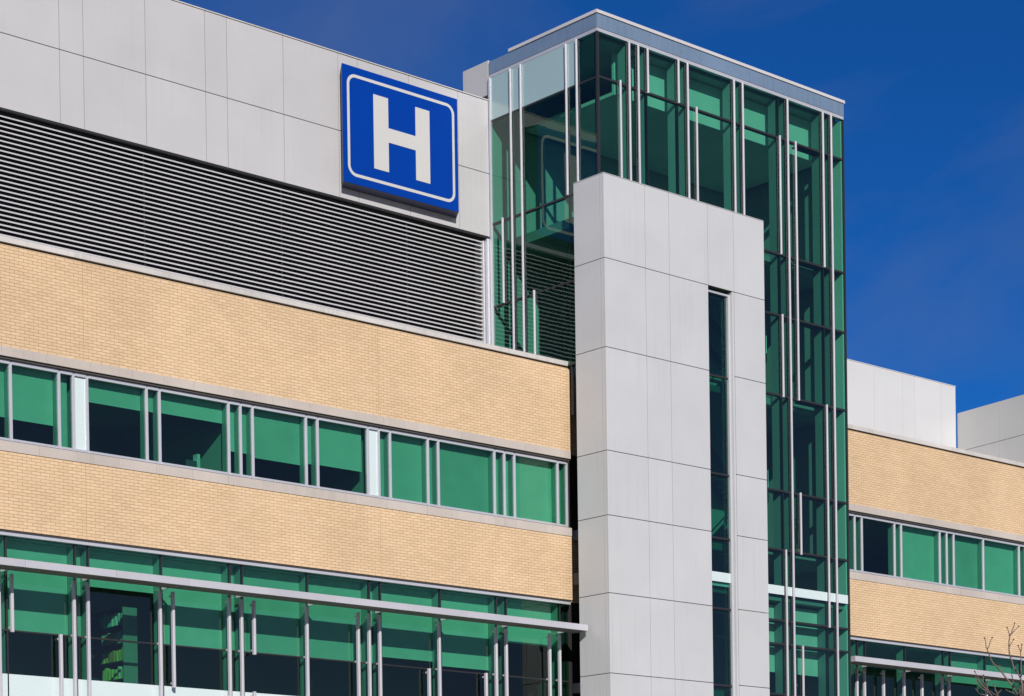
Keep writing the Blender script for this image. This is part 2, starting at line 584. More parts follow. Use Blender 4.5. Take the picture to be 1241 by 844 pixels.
up = [27.0, 29.5, 30.05, 32.583, 34.161, 34.635, 35.094, 37.14, 37.594, 40.101, 40.545, 41.001, 43.06, 43.516, 45.547, 45.998, 46.472,
      48.079, 48.529, 51.026, 51.478, 51.94, 53.971, 54.40]
kn = [('g', 1), ('g', 1), ('g', .68), ('g', .69), ('g', 1), ('s', 0), ('g', .28), ('g', .27), ('g', .26), ('g', .64), ('g', .64), ('g', .68), ('g', .64), ('g', .63),
      ('s', 0), ('g', 1), ('g', 1), ('g', 1), ('g', .985), ('g', 1), ('g', 1), ('g', 1), ('g', 1)]
low = [27.0, 29.6, 30.05, 32.373, 34.634, 35.077, 37.601, 40.085, 40.551, 43.06, 45.551, 46.013, 48.559, 51.06, 51.513, 54.015, 54.44]
dr = [10.85, 10.85, 10.85, 10.82, 10.82, 12.36, 10.82, 10.82, 10.83, 10.82, 10.82, 11.10, 10.98, 11.6, 12.0, 12.0]
Zf0 = 8.2
fins_l = [(29.6, Zf0, 12.34), (32.004, Zf0, 12.34), (32.417, 10.684, 12.34), (33.984, Zf0, 10.752), (34.441, Zf0, 12.34), (34.91, Zf0, 12.34),
          (37.39, Zf0, 12.34), (37.85, 9.453, 12.34), (39.89, Zf0, 12.34), (40.345, Zf0, 12.34), (40.816, 10.666, 12.34), (40.79, Zf0, 9.532),
          (42.851, Zf0, 12.34), (44.899, Zf0, 12.34), (45.348, Zf0, 12.34), (45.784, Zf0, 12.34), (47.85, Zf0, 10.742), (48.302, Zf0, 12.34),
          (50.358, Zf0, 10.763), (50.825, Zf0, 12.34), (51.288, Zf0, 12.34), (53.309, Zf0, 12.34), (53.78, Zf0, 12.34)]
LEFT = wing('tan brick hospital wing left of the glass tower, with two rows of green windows', 27.0, 54.45, up, kn, low, dr,
            [34.87, 40.32, 45.77, 51.25], [34.91, 45.89], fins_l, True)
# the recessed dark brick slot between the wing and the tower
MB().box(54.46, 56.2, 57.36, 57.6, Z_LIN1, 21.6).box(54.46, 56.2, 57.36, 57.6, Z_BOT, Z_SILL0).build('recessed_wall', M['brick'], LEFT)
MB().box(54.452, 56.2, 57.45, 57.6, 0, Z_BOT - .002).box(54.452, 56.2, 57.45, 57.6, Z_SILL0 + .002, Z_LIN1 - .002).build('recess_shade', M['black'], LEFT)  # black sheets standing in for shade where the slot has no brick

upr = [69.30, 70.129, 70.57, 72.637, 73.067, 75.61, 76.076, 76.546, 78.583, 81.134, 81.6, 84.1, 84.55, 87.05, 87.5, 90.0, 90.45, 92.95, 93.4, 95.9]
knr = [('g', 0), ('g', 0), ('g', 0)] + [('g', 1)] * (len(upr) - 4)
lowr = [69.20, 70.247, 70.725, 73.267, 75.802, 76.27, 78.676, 81.2, 81.65, 84.2, 86.7, 87.15, 89.65, 90.1, 92.6, 93.1, 95.7]
drr = [0, 0, 0, 0, 0] + [12.3] * (len(lowr) - 6)
fins_r = [(69.933, Zf0, 12.34), (70.394, Zf0, 12.34), (71.593, Zf0, 12.34), (72.909, Zf0, 12.34), (74.077, Zf0, 12.34), (75.42, Zf0, 12.34),
          (75.886, Zf0, 12.34), (78.45, Zf0, 12.34), (80.9, Zf0, 12.34), (81.4, Zf0, 12.34)]
RIGHT = wing('tan brick hospital wing right of the glass tower, partly behind bare twigs', 68.2, 96.4, upr, knr, lowr, drr,
             [], [], fins_r, False)

# ------------------------------------------------------------------ sun canopies
def canopy(label, x0, x1, cuts, brk):
    t = thing('sun_canopy', label, 'canopy', ((x0 + x1) / 2, 56.2, 0), 'silver canopies along the brick wings')
    m = MB()
    e = [x0] + cuts + [x1]
    for a, b in zip(e, e[1:]):
        m.cbox(a + .005, b - .005, 55.87, 55.90, 12.363, 12.574, .004)
    m.build('fascia', M['fin'], t)
    MB().box(x0 + .01, x1 - .01, 55.902, 56.64, 12.535, 12.56).build('top_sheet', M['fin'], t)
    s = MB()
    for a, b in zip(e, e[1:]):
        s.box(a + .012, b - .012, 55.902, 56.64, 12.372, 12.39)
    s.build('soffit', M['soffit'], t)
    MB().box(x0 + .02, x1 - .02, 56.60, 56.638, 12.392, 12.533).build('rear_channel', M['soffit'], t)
    MB().box(x0, x0 + .008, 55.902, 56.64, 12.363, 12.574).box(x1 - .008, x1, 55.902, 56.64, 12.363, 12.574).build('end_plate', M['fin'], t)
    for x in brk:
        b = MB()
        b.box(x - .022, x + .022, 56.642, 57.17, 12.40, 12.47)
        b.build('bracket', M['alum'], t)
    return t
canopy('long silver canopy under the left brick wing, ending against the grey pier', 27.0, 54.10,
       [29.7, 32.233, 35.197, 37.699, 40.624, 43.139, 46.115, 48.608, 51.591],
       [29.85, 32.2, 34.86, 37.6, 40.3, 43.06, 45.78, 48.56, 51.28, 53.9])
canopy('silver canopy under the right brick wing, behind the bare twigs', 68.49, 96.0,
       [70.9, 73.267, 76.0, 78.7, 81.4, 84.2, 86.7, 89.65, 92.6], [70.5, 73.27, 76.05, 78.68, 81.4, 84.2])

# ------------------------------------------------------------------ rooftop plant room on the left wing
YP = 60.85
pr = thing('rooftop_plant_room', 'plant room of pale panels over a dark louvred screen above the left brick wing', 'building', (43, 66, 0))
m = MB()
px = [26.0, 28.4, 31.0, 31.9, 34.2, 36.575, 37.427, 39.706, 41.989, 42.843, 45.121, 47.436, 48.267, 50.548, 52.819, 54.262]
for a, b in zip(px, px[1:]):
    for z0, z1 in ((27.14, 29.42), (29.42, 32.05)):
        m.box(a + .010, b - .010, YP, YP + .06, z0 + .014, z1 - .014)
m.build('cladding', M['panel'], pr)
bk = MB()
bk.box(26.0, 54.25, YP + .062, YP + .2, 27.16, 32.03)
bk.build('cladding_rail', M['joint'], pr)
MB().box(26.0, 54.27, YP - .03, YP + .5, 32.052, 32.085).build('parapet_cap', M['coping'], pr)
MB().box(26.0, 54.24, YP + .02, YP + .28, 27.10, 27.152).build('head_flashing', M['alum_dark'], pr)
bl = MB()
pitch = .1502
z = 26.95
while z > 19.9:
    # sloping blade with an upright front lip
    bl.prism([(YP + .20, z), (YP + .20, z + .042), (YP + .212, z + .046), (YP + .36, z + .108), (YP + .36, z + .098), (YP + .215, z + .041), (YP + .212, z)], 'x', 26.0, 54.06)
    z -= pitch
bl.build('louver', M['louver'], pr)
MB().box(26.0, 54.24, YP + .19, YP + .36, 27.03, 27.085).build('louver_head', M['alum_dark'], pr)
fr = MB()
fr.box(54.065, 54.13, YP + .17, YP + .61, 19.8, 27.02)
fr.build('louver_frame', M['louver'], pr)
mu = MB()
for x in (39.72, 45.13, 50.56):
    mu.box(x - .012, x + .012, YP + .22, YP + .38, 19.8, 27.02)
mu.build('louver_mullion', M['alum_dark'], pr)
MB().box(26.0, 54.2, YP + .62, YP + .7, 19.5, 27.2).build('void', M['black'], pr)  # black sheet standing for the unlit depth behind the blades
MB().box(54.16, 54.325, YP + .05, YP + .30, 19.8, 27.09).build('corner_post', M['alum'], pr)
MB().box(26.0, 54.3, YP + .75, 72, 19.5, 31.9).build('core', M['grey'], pr)

# ------------------------------------------------------------------ glass tower
XT0, XT1, YF, YK = 54.335, 67.43, 55.27, 60.84
T = thing('glass_tower', 'tall green glass stair tower with a blue grey metal roof band', 'tower', (61, 58, 0))
ft = MB()
zs0, zs1 = 32.99, 33.455
xf = [XT0, 56.9, 59.5, 62.1, 64.75, XT1]
for a, b in zip(xf, xf[1:]):
    ft.box(a + (.004 if a > XT0 else -.02), b - .004 + (.024 if b == XT1 else 0), YF - .02, YF + .1, zs0, zs1)
yfs = [YF + .102, 57.1, 59.0, YK]
for a, b in zip(yfs, yfs[1:]):
    ft.box(XT0 - .02, XT0 + .1, a + .003, b - .003, zs0, zs1)
ft.box(XT1 - .08, XT1 + .02, YF + .104, YK, zs0, zs1)
ft.build('fascia', M['fascia'], T)
MB().box(XT0 - .055, XT0 + .12, YF + .13, 59.75, 33.475, 33.585).box(XT0 - .055, XT1 + .06, YF - .055, YF + .128, 33.475, 33.585).build('coping', M['coptop'], T)
MB().box(XT0 + .01, XT1 - .01, YF + .02, YK, 33.40, 33.472).build('roof', M['joint'], T)
hd = MB()
hd.box(XT0 - .012, XT1 + .012, YF - .012, YF + .12, 32.862, 32.978)
hd.box(XT0 - .012, XT0 + .12, YF + .122, YK, 32.862, 32.978)
hd.build('head_rail', M['alum'], T)
MB().box(XT0 - .006, XT1 + .006, YF - .006, YF + .1, 32.979, 32.989).box(XT0 - .006, XT0 + .1, YF + .101, YK, 32.979, 32.989).build('shadow_gap', M['joint'], T)

TR_F = [31.33, 27.02, 24.75, 21.785, 18.25, 16.065, 14.73, 14.40, 13.445, 12.57, 10.703, 8.3, 5.0, 0.3]
TR_L = [31.31, 27.60, 24.62, 21.75]
mf = [55.84, 56.287, 56.755, 58.308, 58.776, 59.205, 61.214, 61.678, 63.70, 64.152, 64.60, 66.17, 66.65]
gf = [XT0] + [55.84, 56.287, 56.755, 58.308, 58.776, 61.214, 61.678, 63.70, 64.152, 66.17, 66.65] + [XT1]
# transoms
for z in TR_F:
    if z not in (14.73, 14.40):
        MB().box(XT0 + .06, XT1 - .065, YF - .012, YF + .14, z - .035, z + .035).build('transom', M['alum_dark'], T)
for z in TR_L:
    MB().box(XT0 - .012, XT0 + .14, YF + .08, YK, z - .03, z + .03).build('transom', M['alum_dark'], T)
MB().box(XT0 + .002, XT0 + .1, YF + .06, 56.4, 0, 21.7).build('side_panel', M['alum_dark'], T)
MB().box(XT0 - .03, XT0 + .055, YF - .03, YF + .055, 0, 32.86).build('corner_post', M['alum_dark'], T)
MB().box(XT1 - .06, XT1 + .02, YF - .02, YF + .1, 0, 32.86).box(XT1 - .06, XT1 + .02, YF + .102, YK, 0, 32.86).build('corner_post', M['alum_dark'], T)
# front panes
lv = [32.865] + TR_F
for i in range(len(gf) - 1):
    xa, xb = gf[i] + (.03 if i == 0 else .008), gf[i + 1] - (.06 if i == len(gf) - 2 else .008)
    fr_ = MB()
    if i:
        fr_.box(gf[i] - .022, gf[i] + .022, YF + .006, YF + .13, .3, 32.86)
    else:
        fr_.box(gf[0] + .057, gf[0] + .07, YF + .02, YF + .2, .3, 32.86)
    w = fr_.build('window', M['alum_dark'], T)
    for za, zb in zip(lv, lv[1:]):
        if za == 14.73:
            MB().box(xa + .03, xb - .03, YF - .008, YF + .012, zb + .002, za - .002).build('spandrel_panel', M['spandrel'], w)
            continue
        if zb < 8:
            continue
        t1 = rng.uniform(-.003, .003)
        MB().quad((xa, YF, zb), (xb, YF + t1, zb), (xb, YF + t1 * .4, za), (xa, YF, za)).build('pane', M['glass_tower'], w)
MB().box(XT0 + .06, XT1 - .07, YF, YF + .05, .1, 8.2).build('base_panel', M['lobby_mid'], T)
# side panes (left face)
my = [60.20, 59.67, 59.13, 58.57, 56.78, 56.253]
gy = [YF + .055, 56.253, 56.78, 59.13, 59.67, YK - .02]
lv = [32.865] + TR_L
for i in range(len(gy) - 1):
    ya, yb_ = gy[i] + .004, gy[i + 1] - .004
    fr_ = MB()
    if i:
        fr_.box(XT0 + .006, XT0 + .12, gy[i] - .02, gy[i] + .02, 20, 32.86)
    else:
        fr_.box(XT0 + .056, XT0 + .12, gy[0] - .01, gy[0] + .02, 20, 32.86)
    w = fr_.build('window', M['alum_dark'], T)
    for za, zb in zip(lv, lv[1:]):
        if i and za == 32.865:
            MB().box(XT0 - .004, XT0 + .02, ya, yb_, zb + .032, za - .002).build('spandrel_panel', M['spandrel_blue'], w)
            continue
        t1 = rng.uniform(-.003, .003)
        MB().quad((XT0, yb_, zb), (XT0 + t1, ya, zb), (XT0 + t1 * .4, ya, za), (XT0, yb_, za)).build('pane', M['glass_tower'], w)
# outer fins
def fin_f(x, z0, z1):
    MB().cbox(x - .031, x + .031, YF - .085, YF - .014, z0, z1, .008).build('mullion_fin', M['fin'], T)
def fin_l(y, z0, z1):
    MB().cbox(XT0 - .085, XT0 - .014, y - .031, y + .031, z0, z1, .008).build('mullion_fin', M['fin'], T)
HZ = 32.86
for x, z0, z1 in ((55.39, 16, 31.417), (55.84, 16, HZ), (56.287, 16, HZ), (56.755, 31.294, HZ), (58.308, 31.309, HZ), (58.776, 27, HZ), (59.22, 27, 31.396),
                  (61.214, 26, HZ), (61.678, 26, HZ), (63.70, 27.007, 31.402), (64.152, 8, HZ), (64.59, 21.732, 31.391), (66.17, 26.994, HZ),
                  (66.65, 8, HZ), (63.72, 21.725, 24.804), (66.19, 13.392, 21.823), (64.61, 15.983, 18.305), (63.745, 8, 16.087), (64.63, 8, 12.595)):
    fin_f(x, z0, z1)
for y, z0, z1 in ((60.18, 24.625, 27.683), (59.67, 14, HZ), (59.13, 14, HZ), (58.57, 14, 24.726), (56.78, 27.618, HZ), (56.253, 27.945, HZ)):
    fin_l(y, z0, z1)
MB().box(XT0 - .06, XT0 + .03, YK - .07, YK + .02, 19.8, HZ).build('edge_mullion', M['alum'], T)

# inside of the tower
so = MB()
so.box(XT0 + .2, XT1 - .1, YF + .3, YK, 32.80, 33.38)
so.build('ceiling', M['lobby_mid'], T)
MB().box(XT0 + 1.6, XT1 - .45, YF + .8, YF + .92, 31.30, 32.79).build('bulkhead', M['lobby'], T)
MB().box(XT0 + 1.6, XT1 - .45, YF + .922, YK - .1, 31.30, 31.42).build('soffit', M['lobby'], T)
MB().box(XT0 + .12, XT1 - .1, YK + .02, YK + .2, 0, 33.2).build('back_wall', M['lobby_mid'], T)
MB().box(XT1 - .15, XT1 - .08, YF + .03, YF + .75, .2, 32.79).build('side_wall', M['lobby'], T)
MB().box(XT1 - .15, XT1 - .08, YF + .752, YK, .2, 32.79).build('side_wall', M['dim'], T)  # deeper stretch of the same wall, coloured darker as its shaded part
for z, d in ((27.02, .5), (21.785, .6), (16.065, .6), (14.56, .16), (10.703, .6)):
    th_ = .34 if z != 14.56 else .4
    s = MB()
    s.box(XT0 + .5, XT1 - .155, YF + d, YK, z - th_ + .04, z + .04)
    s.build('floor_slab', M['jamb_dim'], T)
sh = MB()
for z in TR_F[:-2]:
    if z in (14.73,):
        continue
    sh.box(64.9 if z > 20 else 62.6, XT1 - .155, YF + .142, YF + .42, z - .03, z + .03)
sh.build('transom_shelf', M['alum_dark'], T)
# blinds behind the lower panes, columns and a stair
MB().box(62.5, 66.7, YF + .55, YF + .56, 11.6, 12.55).box(62.5, 66.7, YF + .55, YF + .56, 12.66, 14.1).build('blind', M['blind'], T)
for xm in (55.84, 56.755, 58.308, 58.776, 61.214, 61.678, 63.70, 64.152, 66.17, 66.65):
    zlo = 8.4 if xm > 62.5 else 27.08
    MB().box(xm - .018, xm + .018, YF + .145, YF + .50, zlo, 32.79).build('jamb_fin', M['jamb_dim'] if zlo < 20 else M['lobby_mid'], T)  # right-hand fins take a darker grey, so their dimness is in the colour
def stair(za, zb, xa, xb, y0, y1):
    n = 16
    st = MB()
    dx, dz = (xb - xa) / n, (zb - za) / n
    for i in range(n):
        st.box(min(xa + dx * i, xa + dx * (i + 1)), max(xa + dx * i, xa + dx * (i + 1)), y0, y1, za + dz * i, za + dz * (i + 1) + .002 * i % .004)
    o = st.build('stair_flight', M['lobby_mid'], T)
    sg = MB()
    for y in (y0 - .05, y1 + .01):
        sg.prism([(xa, za - .25), (xb, zb - .25), (xb, zb + .12), (xa, za + .12)], 'y', y, y + .04)
    sg.build('stringer', M['alum_dark'], o)
    hr = MB()
    hr.tube([(xa, y0 - .03, za + 1.0), (xb, y0 - .03, zb + 1.0)], .03, .03)
    for i in range(0, n + 1, 4):
        hr.tube([(xa + dx * i, y0 - .03, za + dz * i), (xa + dx * i, y0 - .03, za + dz * i + 1.0)], .018, .018)
    hr.build('handrail', M['alum'], o)
stair(16.1, 18.95, 63.2, 66.6, 58.6, 59.6)
stair(18.95, 21.8, 66.6, 63.2, 59.7, 60.6)
stair(21.82, 24.4, 63.2, 66.6, 58.6, 59.6)
stair(24.4, 26.7, 66.6, 63.2, 59.7, 60.6)

# ------------------------------------------------------------------ clad pier in front of the tower
X0, X1, Y0, Y1 = 54.25, 62.44, 54.97, 56.45
P = thing('clad_pier', 'tall pale grey metal clad pier with a narrow window slot, in front of the tower', 'pier', (58.3, 55.7, 0))
zj = [0, 2.6, 5.35, 8.1, 10.843, 13.588, 16.251, 18.461, 21.993, 25.036, 27.92]
xj = [X0, 56.246, 57.447, 59.429, 60.795, X1]
fp = MB()
for za, zb in zip(zj, zj[1:]):
    for i, (a, b) in enumerate(zip(xj, xj[1:])):
        if i == 3 and zb < 25.1:
            continue
        fp.box(a + (.009 if i else 0), b - (.009 if i < 4 else 0), Y0, Y0 + .05, za + .013, zb - .013)
    yl = [Y0 + .052, 55.175, Y1]
    for a, b in zip(yl, yl[1:]):
        fp.box(X0, X0 + .05, a + .010, b - (.010 if b < Y1 else 0), za + .013, zb - .013)
    fp.box(X1 - .05, X1, Y0 + .052, YF - .02, za + .013, zb - .013)
fp.build('cladding', M['pier'], P)
co = MB()
co.box(X0 + .052, 59.43, Y0 + .052, Y1 - .01, 0, 27.9)
co.box(60.79, X1 - .052, Y0 + .052, YF - .03, 0, 27.9)
co.box(59.432, 60.788, Y0 + .052, YF - .03, 25.06, 27.9)
co.build('core', M['joint'], P)
MB().box(X0 - .004, X1 + .004, Y0 - .004, YF - .03, 27.922, 27.94).box(X0 - .004, XT0 - .02, YF - .028, Y1, 27.922, 27.94).build('cap', M['pier'], P)
# window slot
sl = MB()
sl.box(60.60, 60.70, Y0 + .13, Y0 + .24, 0, 24.93)
sl.box(59.435, 60.598, Y0 + .13, Y0 + .24, 24.86, 24.93)
sl.box(59.435, 59.475, Y0 + .13, Y0 + .24, 0, 24.858)
w = sl.build('window', M['alum'], P)
MB().box(60.702, 60.789, Y0 + .02, Y0 + .24, 0, 25.03).build('jamb', M['pier'], w)
lv = [24.86, 21.92, 18.41, 16.10, 14.88, 14.54, 13.57, 10.81, 8.3, 5, .2]
tb = MB()
for z in lv[1:]:
    if z not in (14.88, 14.54):
        tb.box(59.476, 60.598, Y0 + .17, Y0 + .24, z - .035, z + .035)
tb.build('transom', M['alum_dark'], w)
for za, zb in zip(lv, lv[1:]):
    if za == 14.88:
        MB().box(59.476, 60.598, Y0 + .18, Y0 + .23, zb, za).build('spandrel_panel', M['spandrel'], w)
    else:
        MB().quad((59.476, Y0 + .21, zb), (60.598, Y0 + .21, zb), (60.598, Y0 + .21, za), (59.476, Y0 + .21, za)).build('pane', M['glass_tower'], w)

# ------------------------------------------------------------------ penthouse behind the tower, roof walls on the right
ph = MB()
ph.cbox(XT0 + .005, 66, 60.90, 62.30, 32.3, 33.54, .01)
tag(ph.build('penthouse', M['panel'], base=(60, 61.6, 32.3)), 'small grey penthouse box on the roof just left of the tower top', 'penthouse')

rw = thing('roof_wall', 'flat topped sunlit panelled plant wall behind the right brick parapet', 'plant room', (78, 63, 21.35))
m = MB()
xs = [69.5, 72.4, 74.3, 76.9, 78.756, 80.766, 81.628, 83.533, 84.64]
for a, b in zip(xs, xs[1:]):
    m.box(a + .005, b - .005, 63.0, 63.06, 21.4, 26.83)
m.build('cladding', M['white'], rw)
MB().box(69.5, 84.6, 63.062, 66, 21.36, 26.8).build('core', M['joint'], rw)
MB().box(69.5, 84.65, 62.98, 63.3, 26.832, 26.86).build('cap', M['white'], rw)

gw = thing('roof_wall', 'grey panelled roof wall at the right edge, lower than the sunlit wall beside it', 'plant room', (84.4, 60.5, 21.35))
d = Vector((-.1519, -.9884, 0)); nrm = Vector((.9884, -.1519, 0))
st = Vector((84.70, 62.96, 0))
m = MB()
for a, b in ((0, 2.6), (2.6, 5.2)):
    for z0, z1 in ((21.4, 23.84), (23.84, 25.62)):
        pts = [st + d * (a + .006), st + d * (b - .006), st + d * (b - .006) + nrm * .06, st + d * (a + .006) + nrm * .06]
        m.prism([(p.x, p.y) for p in pts], 'z', z0 + .012, z1 - .012)
m.build('cladding', M['grey'], gw)
m = MB()
pts = [st + nrm * .062, st + d * 5.2 + nrm * .062, st + d * 5.2 + nrm * 4, st + nrm * 4]
m.prism([(p.x, p.y) for p in pts], 'z', 21.36, 25.6)
m.build('core', M['grey'], gw)

# ------------------------------------------------------------------ hospital sign
SG = thing('hospital_sign', 'square blue sign with a large white H and thin white border', 'sign', (49.8, 60.6, 27.5))
xl, xr, zb, zt, yfz = 47.262, 52.402, 27.545, 31.53, 60.40
dX, dZ = .27, -.05
def shear_box(mb, x0, x1, z0, z1, ya, yb, sx, sz):
    A = [(x0, ya, z0), (x1, ya, z0), (x1, ya, z1), (x0, ya, z1)]
    B = [(x + sx, yb, z + sz) for x, _, z in A]
    return A, B
A, B = shear_box(None, xl, xr, zb, zt, yfz + .02, YP - .004, dX, dZ)
bx = MB()
va = [bx.bm.verts.new(p) for p in A]; vb = [bx.bm.verts.new(p) for p in B]
for i in range(4):
    bx.bm.faces.new((va[i], va[(i + 1) % 4], vb[(i + 1) % 4], vb[i]))
bx.bm.faces.new(va); bx.bm.faces.new(vb)
bx.build('sign_box', M['sign_edge'], SG)
MB().box(xl, xr, yfz, yfz + .018, zb, zt).build('sign_face', M['sign_blue'], SG)
def rrect(x0, x1, z0, z1, r, n=8):
    out = []
    for cx_, cz_, a0 in ((x1 - r, z1 - r, 0), (x0 + r, z1 - r, 90), (x0 + r, z0 + r, 180), (x1 - r, z0 + r, 270)):
        for i in range(n + 1):
            a = math.radians(a0 + 90 * i / n)
            out.append((cx_ + r * math.cos(a), cz_ + r * math.sin(a)))
    return out
bo = MB()
O = rrect(47.452, 52.243, 27.80, 31.27, .36); I = rrect(47.555, 52.14, 27.903, 31.167, .26)
ya, yb2 = yfz - .008, yfz - .0005
n = len(O)
vo = [bo.bm.verts.new((x, ya, z)) for x, z in O]; vi = [bo.bm.verts.new((x, ya, z)) for x, z in I]
wo_ = [bo.bm.verts.new((x, yb2, z)) for x, z in O]; wi_ = [bo.bm.verts.new((x, yb2, z)) for x, z in I]
for i in range(n):
    k = (i + 1) % n
    bo.bm.faces.new((vo[i], vo[k], vi[k], vi[i])); bo.bm.faces.new((vo[i], wo_[i], wo_[k], vo[k])); bo.bm.faces.new((vi[i], vi[k], wi_[k], wi_[i]))
bo.build('border', M['sign_white'], SG)
Hs = [(48.59, 30.80), (49.22, 30.80), (49.25, 29.776), (50.446, 29.776), (50.446, 30.80), (51.09, 30.80), (51.10, 28.26), (50.475, 28.26), (50.465, 29.286), (49.255, 29.286), (49.255, 28.265), (48.595, 28.265)]
Hs = [(48.59, 30.80), (49.24, 30.80), (49.24, 29.78), (50.455, 29.78), (50.455, 30.80), (51.095, 30.80), (51.095, 28.26), (50.455, 28.26), (50.455, 29.286), (49.24, 29.286), (49.24, 28.26), (48.59, 28.26)]
MB().prism(Hs, 'y', yfz - .012, yfz - .0005).build('letter', M['sign_white'], SG)

# ------------------------------------------------------------------ things in the windows
bc = thing('bookcase', 'tall dark bookcase full of books behind the open lower window', 'bookcase', (37.1, 58.9, 8.6))
MB().cbox(36.86, 37.36, 58.20, 58.24, 8.62, 11.95, .004).build('end_panel', M['shelf_end'], bc)
MB().box(36.86, 37.36, 60.2, 60.24, 8.62, 11.95).box(37.33, 37.36, 58.242, 60.198, 8.62, 11.95).build('back_panel', M['timber'], bc)
shz = [8.7, 9.24, 9.78, 10.32, 10.86, 11.40, 11.93]
for z in shz:
    MB().box(36.87, 37.328, 58.243, 60.197, z, z + .03).build('shelf', M['timber'], bc)
pal = [('yellow', (.75, .62, .16)), ('orange', (.75, .36, .12)), ('teal', (.15, .50, .52)), ('cream', (.78, .74, .58)), ('green', (.25, .50, .22)), ('white', (.66, .66, .64))]
bm_ = {n_: mat('book_' + n_, c_, .6, var=.1) for n_, c_ in pal}
rows = {9.24: ('bottom', ['teal', 'green']), 9.78: ('second', ['yellow', 'cream']), 10.32: ('third', ['yellow', 'orange']), 10.86: ('fourth', ['orange', 'white']), 11.40: ('top', ['teal', 'cream', 'white'])}
for z, (rn, cols) in rows.items():
    y = 58.27
    while y < 59.5:
        th_ = rng.uniform(.045, .085)
        h = rng.uniform(.27, .40)
        c = rng.choice(cols)
        x0 = 36.885 + rng.uniform(0, .03)
        lean = rng.choice([0, 0, 0, .04, -.03])
        b = MB()
        b.prism([(y, z + .031), (y + th_, z + .031), (y + th_ + lean, z + .03 + h), (y + lean, z + .03 + h)], 'x', x0, x0 + .24)
        tag(b.build('book', bm_[c], base=(x0, y, z + .031)), '%s book on the %s lit shelf of the bookcase in the lower window' % (c, rn), 'book', '%s books on the %s lit shelf' % (c, rn))
        y += th_ + .006 + abs(lean) + (rng.random() < .12) * .09

mo = thing('computer_monitor', 'dark computer monitor behind the sill of the window showing a lit wall', 'monitor', (39.3, 57.95, 15.9))
MB().cbox(39.02, 39.42, 57.9, 57.94, 16.33, 16.62, .006).build('screen', M['plastic'], mo)
MB().box(39.19, 39.25, 57.945, 57.98, 15.95, 16.4).box(39.08, 39.36, 57.86, 58.02, 15.92, 15.948).build('stand', M['plastic'], mo)
dk = thing('desk', 'low desk with papers inside the same upper window', 'desk', (39.0, 58.1, 14.75))
MB().cbox(37.9, 40.0, 57.75, 58.45, 15.86, 15.90, .004).build('desktop', M['timber'], dk)
for x, y in ((37.95, 57.8), (39.95, 57.8), (37.95, 58.4), (39.95, 58.4)):
    MB().box(x - .03, x + .03, y - .03, y + .03, 14.76, 15.858).build('leg', M['timber'], dk)
for x, h, w_ in ((39.52, .62, .10), (39.40, .42, .12)):
    b = MB().cbox(x, x + w_, 58.02, 58.26, 15.903, 15.903 + h + .35, .003)
    tag(b.build('binder', M['paper'], base=(x, 58.02, 15.903)), ('tall' if h > .5 else 'short') + ' white binder upright on the desk beside the dark monitor', 'binder', 'white binders on the desk')

pl = thing('potted_plant', 'leafy dark indoor plant standing behind the tower glass', 'plant', (66.0, 56.6, 16.1))
pr_ = MB()
pr_.tube([(66.0, 56.6, 16.105), (66.0, 56.6, 16.5)], .14, .2, 14)
pr_.build('pot', M['pot'], pl)
stm = MB(); lf = MB()
for k in range(5):
    a = rng.uniform(0, 6.28)
    top = Vector((66.0 + .22 * math.cos(a), 56.6 + .22 * math.sin(a), rng.uniform(17.2, 18.0)))
    stm.tube([(66.0, 56.6, 16.45), ((66.0 + top.x) / 2, (56.6 + top.y) / 2, 16.9), top], .015, .007, 5)
    for q in range(26):
        b = a + rng.uniform(0, 6.28); L = rng.uniform(.25, .45); r0 = Vector((math.cos(b), math.sin(b), rng.uniform(-.7, .6)))
        s0 = Vector((66, 56.6, 16.5)).lerp(top, rng.uniform(.5, 1.0)); s1 = s0 + r0 * L * .5; s2 = s0 + r0 * L + Vector((0, 0, -.12)); sd = r0.cross(Vector((0, 0, 1))).normalized() * .025
        lf.quad(s0, s1 + sd, s2, s1 - sd)
stm.build('stem', M['bark'], pl); lf.build('leaves', M['leaf'], pl)

